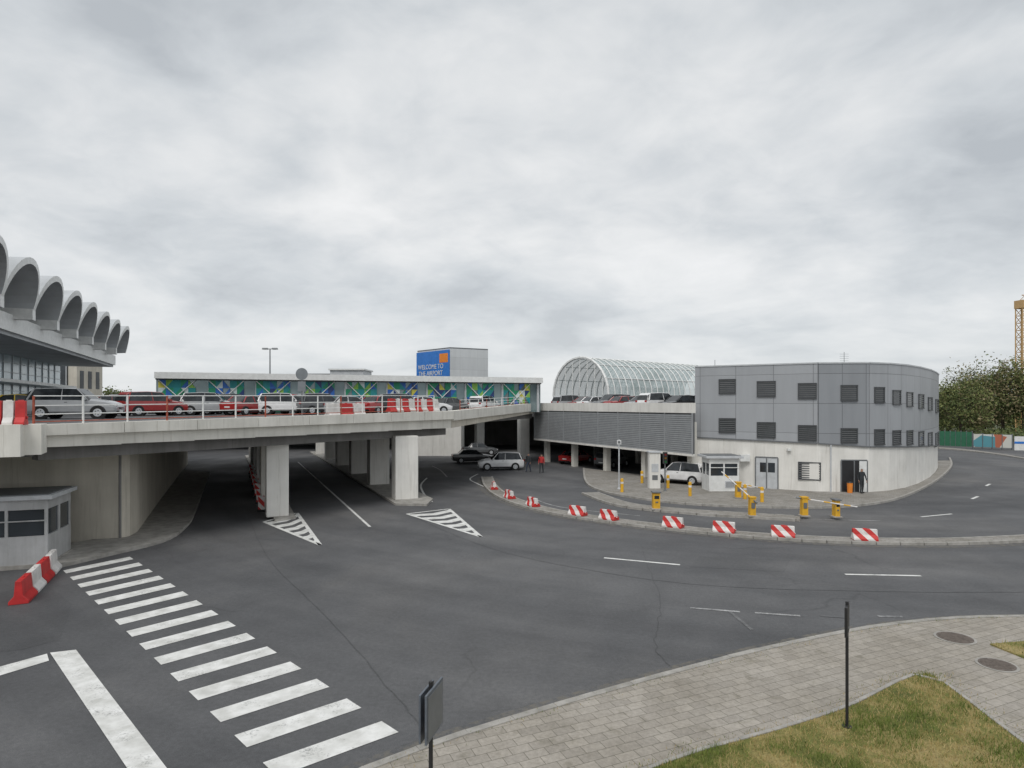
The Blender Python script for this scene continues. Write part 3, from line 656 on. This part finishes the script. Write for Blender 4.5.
mb.prism([(-84,104),(-73,104),(-73,110.5),(-84,110.5)],5,15.0,CONC_B); mb.box((-77.5,103.9,11),(6,.2,4.5),DGLASS); mb.prism([(-84.3,103.7),(-72.7,103.7),(-72.7,110.8),(-84.3,110.8)],15.0,15.4,CONC_W)
for k in range(5): mb.box((-80.2+k*1.4,103.75,11),(.12,.1,4.5),LGREY)
for k in range(3): mb.box((-72.98,105.2+k*2,10.5),(.06,.9,3),DGLASS)
mb.build('terminal_annex')

# ------------------------------------------------------------------ cars
LAMP=M('headlamp',(.7,.7,.72),.15); TAIL=M('tail_lamp',(.4,.02,.02),.25); m,nt,b=newmat('car_glass'); nt.set(b.inputs['Base Color'],nt.ramp(nt.noise(pos(nt),2),[(.4,(.015,.018,.02)),(.6,(.035,.04,.045))])); b.inputs['Roughness'].default_value=.05; CG=m
def paint(name,col):
    m,nt,b=newmat(name); nt.set(b.inputs['Base Color'],nt.mix(1,c4(col),nt.ramp(nt.noise(pos(nt),3,4),[(.3,(.88,)*3),(.7,(1.05,)*3)]),'MULTIPLY')); b.inputs['Roughness'].default_value=.3; b.inputs['Coat Weight'].default_value=.6; b.inputs['Coat Roughness'].default_value=.05; return m
PAINTS={'white':paint('paint_white',(.82,.82,.82)),'silver':paint('paint_silver',(.38,.39,.40)),'red':paint('paint_red',(.36,.025,.025)),'black':paint('paint_black',(.02,.02,.022)),'grey':paint('paint_grey',(.12,.125,.13)),'yellow':paint('paint_yellow',(.75,.52,.03)),'blue':paint('paint_blue',(.04,.08,.2)),'maroon':paint('paint_maroon',(.16,.03,.035))}
CARC={}
def car_mesh(col,suv):
    key=(col,suv)
    if key in CARC: return CARC[key]
    P=PAINTS[col]; mb=MB(); k=1.0; rz=1.68 if suv else 1.46; bt=1.02 if suv else .93
    if suv: st=[(-2.2,.45,.75,.8,.70,.62),(-2.12,.3,.95,1.02,.82,.72),(-1.95,.27,bt,1.45,.87,.66),(-1.7,.26,bt,rz-.05,.89,.66),(-.6,.26,bt,rz,.9,.68),(.25,.26,bt-.01,rz-.03,.9,.68),(.95,.26,bt-.03,1.08,.89,.74),(1.7,.27,.90,.97,.86,.70),(2.08,.3,.78,.84,.78,.6),(2.2,.42,.62,.66,.66,.5)]
    else: st=[(-2.2,.42,.72,.78,.70,.60),(-2.12,.28,.88,.95,.80,.70),(-1.55,.22,bt,.99,.86,.72),(-1.0,.2,bt,rz-.06,.88,.62),(-.4,.2,bt,rz,.88,.64),(.3,.2,bt-.02,rz-.05,.88,.64),(1.05,.2,.88,.93,.87,.74),(1.7,.22,.78,.85,.84,.68),(2.1,.26,.66,.72,.76,.56),(2.22,.38,.54,.58,.62,.48)]
    rings=[]
    for x,z0,zl,zt,wb,wt in st:
        h=[(wb*.93,z0),(wb,z0+.16 if z0+.16<zl else (z0+zl)/2),(wb*1.01,(z0+zl)/2+.08),(wb*.975,zl),(wt,zt-.03),(wt*.8,zt)]
        rings.append([(x,y,z) for y,z in h]+[(x,-y,z) for y,z in reversed(h)])
    n=12
    for i in range(len(rings)-1):
        a,b_=rings[i],rings[i+1]; s0,s1=st[i],st[i+1]
        cab=(s0[3]-s0[2]>.25) or (s1[3]-s1[2]>.25)
        both=(s0[3]-s0[2]>.25) and (s1[3]-s1[2]>.25)
        for j in range(n):
            m_=P
            if j in(3,7) and cab: m_=CG
            if j in(4,5,6) and cab and not both: m_=CG
            if j==11: m_=RUBBER
            mb.addf([a[j],a[(j+1)%n],b_[(j+1)%n],b_[j]],[(0,1,2,3)],m_)
    mb.face(rings[0],P); mb.face(rings[-1],P)
    for s in(-1,1):
        zr=rz-.06
        mb.cyl((-.35,s*.86,bt),(-.38,s*.655,zr),.035,.035,6,P)
        mb.cyl((.98 if not suv else .9,s*.85,bt-.03),(.3,s*.645,zr),.03,.03,6,P)
        mb.cyl((-1.5 if not suv else -1.95,s*.86,bt),(-1.0 if not suv else -1.7,s*.64,zr),.045,.045,6,P)
        mb.box((.75,s*.98,bt+.06),(.16,.16,.12),P)
        mb.box((2.1,s*.58,.62 if not suv else .74),(.18,.3,.12),LAMP); mb.box((-2.14,s*.64,.8 if not suv else .92),(.12,.22,.16),TAIL)
        mb.box((0,s*.885,.3),(2.0,.04,.1),RUBBER)
        for x in(-1.32,1.36):
            R_=.34 if suv else .31
            mb.cyl((x,s*.80,R_),(x,s*.905,R_),R_+.07,R_+.05,20,BLACK)
            mb.cyl((x,s*.70,R_),(x,s*.925,R_),R_,R_,20,RUBBER); mb.cyl((x,s*.926,R_),(x,s*.932,R_),R_*.64,R_*.6,16,LGREY)
            for q in range(5):
                an=q*2*math.pi/5; mb.box((x+math.cos(an)*R_*.34,s*.934,R_+math.sin(an)*R_*.34),(.05,.006,.05),BLACK)
        mb.box((-.15,s*.888,bt-.12),(.14,.02,.03),BLACK)
    mb.box((2.2,0,.42),(.04,.5,.11),WHITE); mb.box((-2.19,0,.6),(.04,.5,.11),WHITE); mb.box((2.17,0,.58),(.06,.7,.1),BLACK)
    ob=mb.build('parked_car'); me=ob.data
    bpy.data.objects.remove(ob); CARC[key]=me; return me
def car(x,y,z,rz,col='white',suv=False,name='parked_car'):
    o=bpy.data.objects.new(name,car_mesh(col,suv)); COL.objects.link(o); o.location=(x,y,z); o.rotation_euler[2]=rz
    md_=o.modifiers.new('bevel','BEVEL'); md_.width=.025; md_.segments=2; md_.limit_method='ANGLE'; md_.angle_limit=math.radians(35); return o
def carpx(px,Y,z,rz,col,suv=False): return car((px-512)*Y/F,Y,z,rz,col,suv)
rd=math.atan2(21,13.7)
carpx(76,34,5.45,.25,'silver',True); carpx(24,41,5.45,.5,'yellow'); carpx(118,44,5.45,rd-.4,'maroon'); carpx(152,43,5.45,rd,'red',True); carpx(183,47,5.45,.9,'grey')
carpx(212,46,5.45,.3,'silver',True); carpx(250,47,5.45,1.2,'red'); carpx(286,48,5.45,.3,'white',True); carpx(322,49,5.45,.8,'grey',True); carpx(352,49.5,5.45,.35,'silver'); carpx(380,50,5.45,1.1,'red'); carpx(403,50.5,5.45,.4,'black',True); carpx(425,52,5.45,.4,'white')
carpx(45,50,5.45,.4,'black',True); carpx(95,52,5.45,.4,'white'); carpx(135,53,5.45,.4,'silver',True); carpx(450,60,5.45,.9,'grey'); carpx(485,63,5.45,1.1,'white',True)
carpx(232,51.5,5.45,1.2,'black',True); carpx(305,53,5.45,1.0,'red',True); carpx(265,52,5.45,1.3,'silver'); carpx(198,51,5.45,1.2,'white')
cols=['silver','red','white','grey','red','silver','white','black','red','grey','blue','white']
for i in range(8):
    p=C2+dd*(2.2+i*2.45)+nb*3.4; car(p.x,p.y,5.6,math.atan2(nb.y,nb.x)+math.pi*(i%2),cols[i],i%3==0)
for i in range(8):
    p=C2+dd*(-4+i*2.7)+nb*13; car(p.x,p.y,5.6,math.atan2(nb.y,nb.x),cols[-1-i],i%2==0)
car(-1.1,59.6,0,math.pi+.12,'white',True); car(-4.3,67,0,.2,'black'); car(13.1,48.4,.12,2.5,'white',True)
car(6.8,66,0,.9,'red'); car(10,62,0,.9,'grey',True); car(-24,62,0,2.0,'black')
carpx(480,78,0,.1,'grey')

# ------------------------------------------------------------------ people
SKIN=M('skin',(.42,.25,.18),.6,var=.08); HAIR=M('hair',(.03,.02,.015),.8)
def person(x,y,z,rz,top,legs,stride=.18,h=1.75):
    k=h/1.75; J={'pel':(0,0,.95),'sp':(0,0,1.15),'ch':(0,.01,1.34),'nk':(0,.0,1.49),'hd':(0,.02,1.58),'ht':(0,.02,1.70)}
    R_={'pel':.145,'sp':.13,'ch':.15,'nk':.055,'hd':.088,'ht':.075}; Ed=[('pel','sp'),('sp','ch'),('ch','nk'),('nk','hd'),('hd','ht')]
    for s,n_ in((1,'r'),(-1,'l')):
        J['h'+n_]=(s*.1,0,.88);J['k'+n_]=(s*.11,s*stride*.5+.03,.49);J['a'+n_]=(s*.12,s*stride-.02,.08);J['t'+n_]=(s*.13,s*stride+.15,.04)
        J['s'+n_]=(s*.19,0,1.42);J['e'+n_]=(s*.26,-s*.08,1.14);J['w'+n_]=(s*.27,-s*.06+.08,.90);J['p'+n_]=(s*.27,-s*.06+.1,.84)
        R_.update({'h'+n_:.095,'k'+n_:.062,'a'+n_:.045,'t'+n_:.04,'s'+n_:.065,'e'+n_:.047,'w'+n_:.032,'p'+n_:.035})
        Ed+= [('pel','h'+n_),('h'+n_,'k'+n_),('k'+n_,'a'+n_),('a'+n_,'t'+n_),('ch','s'+n_),('s'+n_,'e'+n_),('e'+n_,'w'+n_),('w'+n_,'p'+n_)]
    keys=list(J); me=bpy.data.meshes.new('body'); me.from_pydata([tuple(c*k for c in J[q]) for q in keys],[(keys.index(a),keys.index(b)) for a,b in Ed],[])
    ob=bpy.data.objects.new('tmp',me); COL.objects.link(ob); ob.modifiers.new('s','SKIN')
    for i,q in enumerate(keys):
        sv=me.skin_vertices[0].data[i]; r=R_[q]*k; sv.radius=(r*(1.2 if q in('sp','ch','pel') else 1),r*(.8 if q in('sp','ch','pel') else 1)); sv.use_root=(q=='pel')
    su=ob.modifiers.new('u','SUBSURF'); su.levels=2
    dg=bpy.context.evaluated_depsgraph_get(); e=ob.evaluated_get(dg).to_mesh()
    vs=[tuple(v.co) for v in e.vertices]; fs=[tuple(p.vertices) for p in e.polygons]
    bpy.data.objects.remove(ob)
    mb=MB(); ms=[]
    for f in fs:
        c=[sum(vs[i][a] for i in f)/len(f)/k for a in range(3)]
        if c[2]>1.5: ms.append(HAIR if (c[2]>1.66 or c[1]<-.01) else SKIN)
        elif abs(c[0])>.2 and c[2]<.91: ms.append(SKIN)
        elif c[2]<.09: ms.append(BLACK)
        elif c[2]<.93 and abs(c[0])<.22: ms.append(legs)
        else: ms.append(top)
    mb.addf(vs,fs,ms)
    mb.cyl((0,.10*k,1.60*k),(0,.125*k,1.58*k),.012,.016,6,SKIN)
    for s in(1,-1):
        mb.cyl((s*.085*k,.02*k,1.58*k),(s*.10*k,.015*k,1.60*k),.02,.016,6,SKIN); mb.cyl((s*.032*k,.098*k,1.62*k),(s*.032*k,.104*k,1.62*k),.01,.008,6,HAIR)
        for q in range(4): 
            y0=-s*.06+.075+q*.018; L_=(.07,.08,.075,.06)[q]; mb.cyl((s*.27*k,y0*k,.82*k),(s*.262*k,(y0+.008)*k,(.80-L_*.6)*k),.009,.007,6,SKIN); mb.cyl((s*.262*k,(y0+.008)*k,(.80-L_*.6)*k),(s*.25*k,(y0+.012)*k,(.80-L_)*k),.007,.005,6,SKIN)
        mb.cyl((s*.262*k,(-s*.06+.12)*k,.85*k),(s*.25*k,(-s*.06+.15)*k,.80*k),.011,.007,6,SKIN)
    o=mb.build('person',smooth=True,loc=(x,y,z),rz=rz); return o
JK=M('jacket_dark',(.03,.035,.04),.8); JR=M('jacket_red',(.45,.03,.03),.8); JN=M('jeans',(.04,.05,.08),.9)
X,Y=g(528.5,472); person(X,Y,0,2.6,JK,JN); X,Y=g(541.5,473); person(X,Y,0,2.9,JR,JK)
a=onwall(856); person(a.x,a.y-.7,.12,3.4,JK,JK,.05)
a=onwall(846); mb=MB(); mb.cyl((0,0,0),(0,0,.7),.16,.19,14,ORANGE); mb.cyl((0,0,.7),(0,0,.78),.21,.16,14,BLACK); mb.build('litter_bin',loc=(a.x,a.y-.5,.12))

# ------------------------------------------------------------------ trees
def tree(x,y,h,r,seed,n=110,leafw=(1,3,2,.3),name='deciduous_tree',q=.34,z=0):
    rn=random.Random(seed); mb=MB(); p=Vector((0,0,0)); tr=h*.02+.06
    top=Vector((rn.uniform(-.3,.3),rn.uniform(-.3,.3),h*.8)); mid=Vector((rn.uniform(-.2,.2),0,h*.3))
    mb.cyl(p,mid,tr,tr*.75,8,BARK); mb.cyl(mid,top,tr*.75,tr*.15,8,BARK)
    tips=[]
    for i in range(11):
        s=mid.lerp(top,rn.uniform(0,.85)); a=rn.uniform(0,6.28); e=s+Vector((math.cos(a)*r*rn.uniform(.5,.9),math.sin(a)*r*rn.uniform(.5,.9),rn.uniform(.1,.28)*h)); mb.cyl(s,e,tr*.35,tr*.08,5,BARK); tips.append(e)
        e2=e+Vector((rn.uniform(-1,1),rn.uniform(-1,1),rn.uniform(-.2,1)))*r*.35; mb.cyl(s.lerp(e,.5),e2,tr*.15,tr*.05,4,BARK); tips.append(e2)
    for c in range(n):
        th=rn.uniform(0,6.28); ph=math.acos(rn.uniform(-.95,1)); rr=rn.uniform(.45,1)**.6
        if c<len(tips): cc=tips[c%len(tips)]+Vector([rn.gauss(0,.3) for _ in range(3)])
        else: cc=Vector((math.sin(ph)*math.cos(th)*r*rr,math.sin(ph)*math.sin(th)*r*rr,h*.56+math.cos(ph)*h*.40*rr*rn.uniform(.85,1.05)))
        cr=rn.uniform(.4,.9)*r*.34; lm=rn.choices(LEAF,weights=leafw)[0]
        for _ in range(44):
            o=Vector([rn.gauss(0,cr*.6) for _ in range(3)]); u=Vector([rn.gauss(0,1) for _ in range(3)]).normalized()*q*rn.uniform(.5,1.2); w=Vector([rn.gauss(0,1) for _ in range(3)]).normalized()*q*rn.uniform(.5,1); b0=cc+o
            mb.face([b0-u*.5,b0+w*.45,b0+u*.5,b0-w*.45],lm if rn.random()<.75 else rn.choice(LEAF))
    return mb.build(name,loc=(x,y,z))
for i,(px,Y,h,r) in enumerate([(960,98,9.6,4.2),(985,118,12.8,5.5),(1003,110,13.6,5.5),(1024,106,13.8,6),(1050,105,13.8,6),(948,135,10.5,5),(972,145,14,6),(1085,104,14.2,6)]):
    tree((px-512)*Y/F,Y,h,r,i+1,n=140,leafw=(.6,3,4,3.5) if i%2 else (.6,3,5,.8),q=.45)
tree((648-512)*128/F,128,15,3.0,31,n=50,q=.5); tree((120-512)*190/F,190,11,5,32,n=80,q=.7)
mb=MB(); rn=random.Random(5)
def belt(x0,x1,y,h,n,q):
    for _ in range(n):
        x=rn.uniform(x0,x1); hh=h*(.55+.45*abs(mn.noise(Vector((x*.03,y*.01,0)))*2)+.2*mn.noise(Vector((x*.15,0,2)))); z=rn.uniform(0,1)**.7*hh
        c=Vector((x,y+rn.uniform(-6,6),z)); u=Vector([rn.gauss(0,1) for _ in range(3)]).normalized()*q; w=Vector([rn.gauss(0,1) for _ in range(3)]).normalized()*q*.7
        mb.face([c-u*.5,c+w*.5,c+u*.5,c-w*.5],LEAF[min(3,int(3.2*(.5+mn.noise(Vector((x*.1,z*.2,0))))))])
belt(-420,330,330,9,9000,2.4); belt(60,330,150,6.5,7000,1.4); belt(-200,60,230,8,4000,1.8); belt(66,95,100,2.6,2500,.5)
mb.build('distant_tree_line')
mb=MB(); GF=M('fence_green',(.03,.15,.08),.7); a=Vector(((938-512)*94/F,96)); b_=Vector(((972-512)*92/F,92))
mb.seg(a,b_,0,.05,0,2.2,GF)
for i in range(9): p=a.lerp(b_,i/8); mb.box((p.x,p.y,1.15),(.1,.14,2.4),GREY)
mb.build('construction_fence')
m,nt,b=newmat('hoarding_print'); v=nt.n.new('ShaderNodeTexVoronoi'); v.inputs['Scale'].default_value=.6; nt.set(v.inputs['Vector'],pos(nt)); s=nt.add('ShaderNodeSeparateColor'); nt.set(s.inputs[0],v.outputs[1])
nt.set(b.inputs['Base Color'],nt.ramp(s.outputs[0],[(0,(.6,.6,.55)),(.35,(.45,.14,.08)),(.45,(.6,.62,.6)),(.65,(.1,.3,.35)),(.8,(.5,.4,.15))],'CONSTANT')); HO=m
mb=MB(); a=Vector(((973-512)*88/F,88)); b_=Vector(((1012-512)*85/F,85)); mb.seg(a,b_,0,.06,.3,2.1,HO)
for i in range(5): p=a.lerp(b_,i/4); mb.box((p.x,p.y,1.1),(.12,.2,2.2),GREY)
mb.build('advertising_hoarding')
mb=MB(); a=Vector(((1012-512)*85/F+.3,85)); b_=a+Vector((14,-2)); mb.seg(a,b_,0,.06,0,1.9,WHITE); mb.seg(a,b_,.06,.09,.9,1.2,BLUE); mb.build('construction_fence')
mb=MB(); CY=M('crane_tan',(.55,.36,.17),.6); hh=28; w=.8
for sx in(-w,w):
    for sy in(-w,w): mb.cyl((sx,sy,0),(sx,sy,hh),.13,.13,5,CY)
for k in range(17):
    z0=k*hh/17;z1=(k+1)*hh/17
    for p,q in(((-w,-w),(w,-w)),((w,-w),(w,w)),((w,w),(-w,w)),((-w,w),(-w,-w))): mb.cyl((*p,z0),(*q,z1),.07,.07,4,CY); mb.cyl((*p,z1),(*q,z1),.07,.07,4,CY)
mb.box((0,0,hh+.9),(2,2,1.8),CY)
for sy in(-.6,.6): mb.cyl((0,sy,hh+1.8),(34,sy,hh+1.8),.12,.12,5,CY)
mb.cyl((0,0,hh+3),(34,0,hh+3),.12,.12,5,CY)
for k in range(20): mb.cyl((k*1.7,.6,hh+1.8),(k*1.7+.85,0,hh+3),.06,.06,4,CY); mb.cyl((k*1.7+.85,0,hh+3),(k*1.7+1.7,-.6,hh+1.8),.06,.06,4,CY)
mb.build('tower_crane',loc=((1022-512)*140/F,140,0),rz=.2)

# ------------------------------------------------------------------ light
SE,SR=math.radians(52),math.radians(200)
w=bpy.data.worlds.new('World'); scene.world=w; w.use_nodes=True; nt=NT(w.node_tree); bg=nt.n['Background']
sky=nt.n.new('ShaderNodeTexSky'); sky.sky_type='NISHITA'; sky.sun_disc=False; sky.sun_elevation=SE; sky.sun_rotation=SR
tc=nt.add('ShaderNodeTexCoord').outputs['Generated']; s=nt.add('ShaderNodeSeparateXYZ'); nt.set(s.inputs[0],tc)
z=nt.math('ADD',nt.math('MAXIMUM',s.outputs[2],0.0),.26)
cv=nt.add('ShaderNodeCombineXYZ'); nt.set(cv.inputs[0],nt.math('DIVIDE',s.outputs[0],z)); nt.set(cv.inputs[1],nt.math('DIVIDE',s.outputs[1],z))
mpn=nt.add('ShaderNodeMapping'); nt.set(mpn.inputs[0],cv.outputs[0]); mpn.inputs['Location'].default_value=(1.15,4.4,0); mpn.inputs['Rotation'].default_value=(0,0,.5); mpn.inputs['Scale'].default_value=(1.3,1.4,1)
n1=nt.noise(mpn.outputs[0],1.1,5,.52,.35); n2=nt.noise(mpn.outputs[0],.4,3,.5); n3=nt.noise(mpn.outputs[0],4.0,6,.58,.4)
nn=nt.math('ADD',nt.math('ADD',nt.math('MULTIPLY',n1,.57),nt.math('MULTIPLY',n2,.25)),nt.math('MULTIPLY',n3,.18))
cloud=nt.ramp(nn,[(.37,(.47,.50,.53)),(.45,(.60,.63,.655)),(.51,(.70,.72,.735)),(.57,(.79,.80,.805)),(.66,(.90,.90,.90))])
hz=nt.ramp(s.outputs[2],[(0,(1,)*3),(.08,(.6,)*3),(.28,(0,)*3)])
cloud=nt.mix(nt.math('MULTIPLY',hz,.6),cloud,(.74,.765,.78,1))
sk=scl(nt,sky.outputs[0],(.1,.1,.1))
fin=nt.mix(.05,cloud,sk); nt.set(bg.inputs['Color'],fin); bg.inputs['Strength'].default_value=1.06
sun=bpy.data.lights.new('sun','SUN'); sun.energy=1.5; sun.angle=math.radians(25); sun.color=(1,.97,.93)
so=bpy.data.objects.new('sun',sun); COL.objects.link(so)
dv=Vector((math.sin(SR)*math.cos(SE),math.cos(SR)*math.cos(SE),math.sin(SE))); so.rotation_euler=dv.to_track_quat('Z','Y').to_euler()
cam=bpy.data.cameras.new('camera'); co=bpy.data.objects.new('camera',cam); COL.objects.link(co); co.location=(0,0,H); co.rotation_euler=(math.pi/2,0,0)
cam.sensor_width=36; cam.lens=F/1024*36; cam.shift_y=21/1024; cam.clip_end=6000; cam.clip_start=.1
scene.camera=co
scene.view_settings.view_transform='Standard'; scene.view_settings.look='None'; scene.view_settings.exposure=0
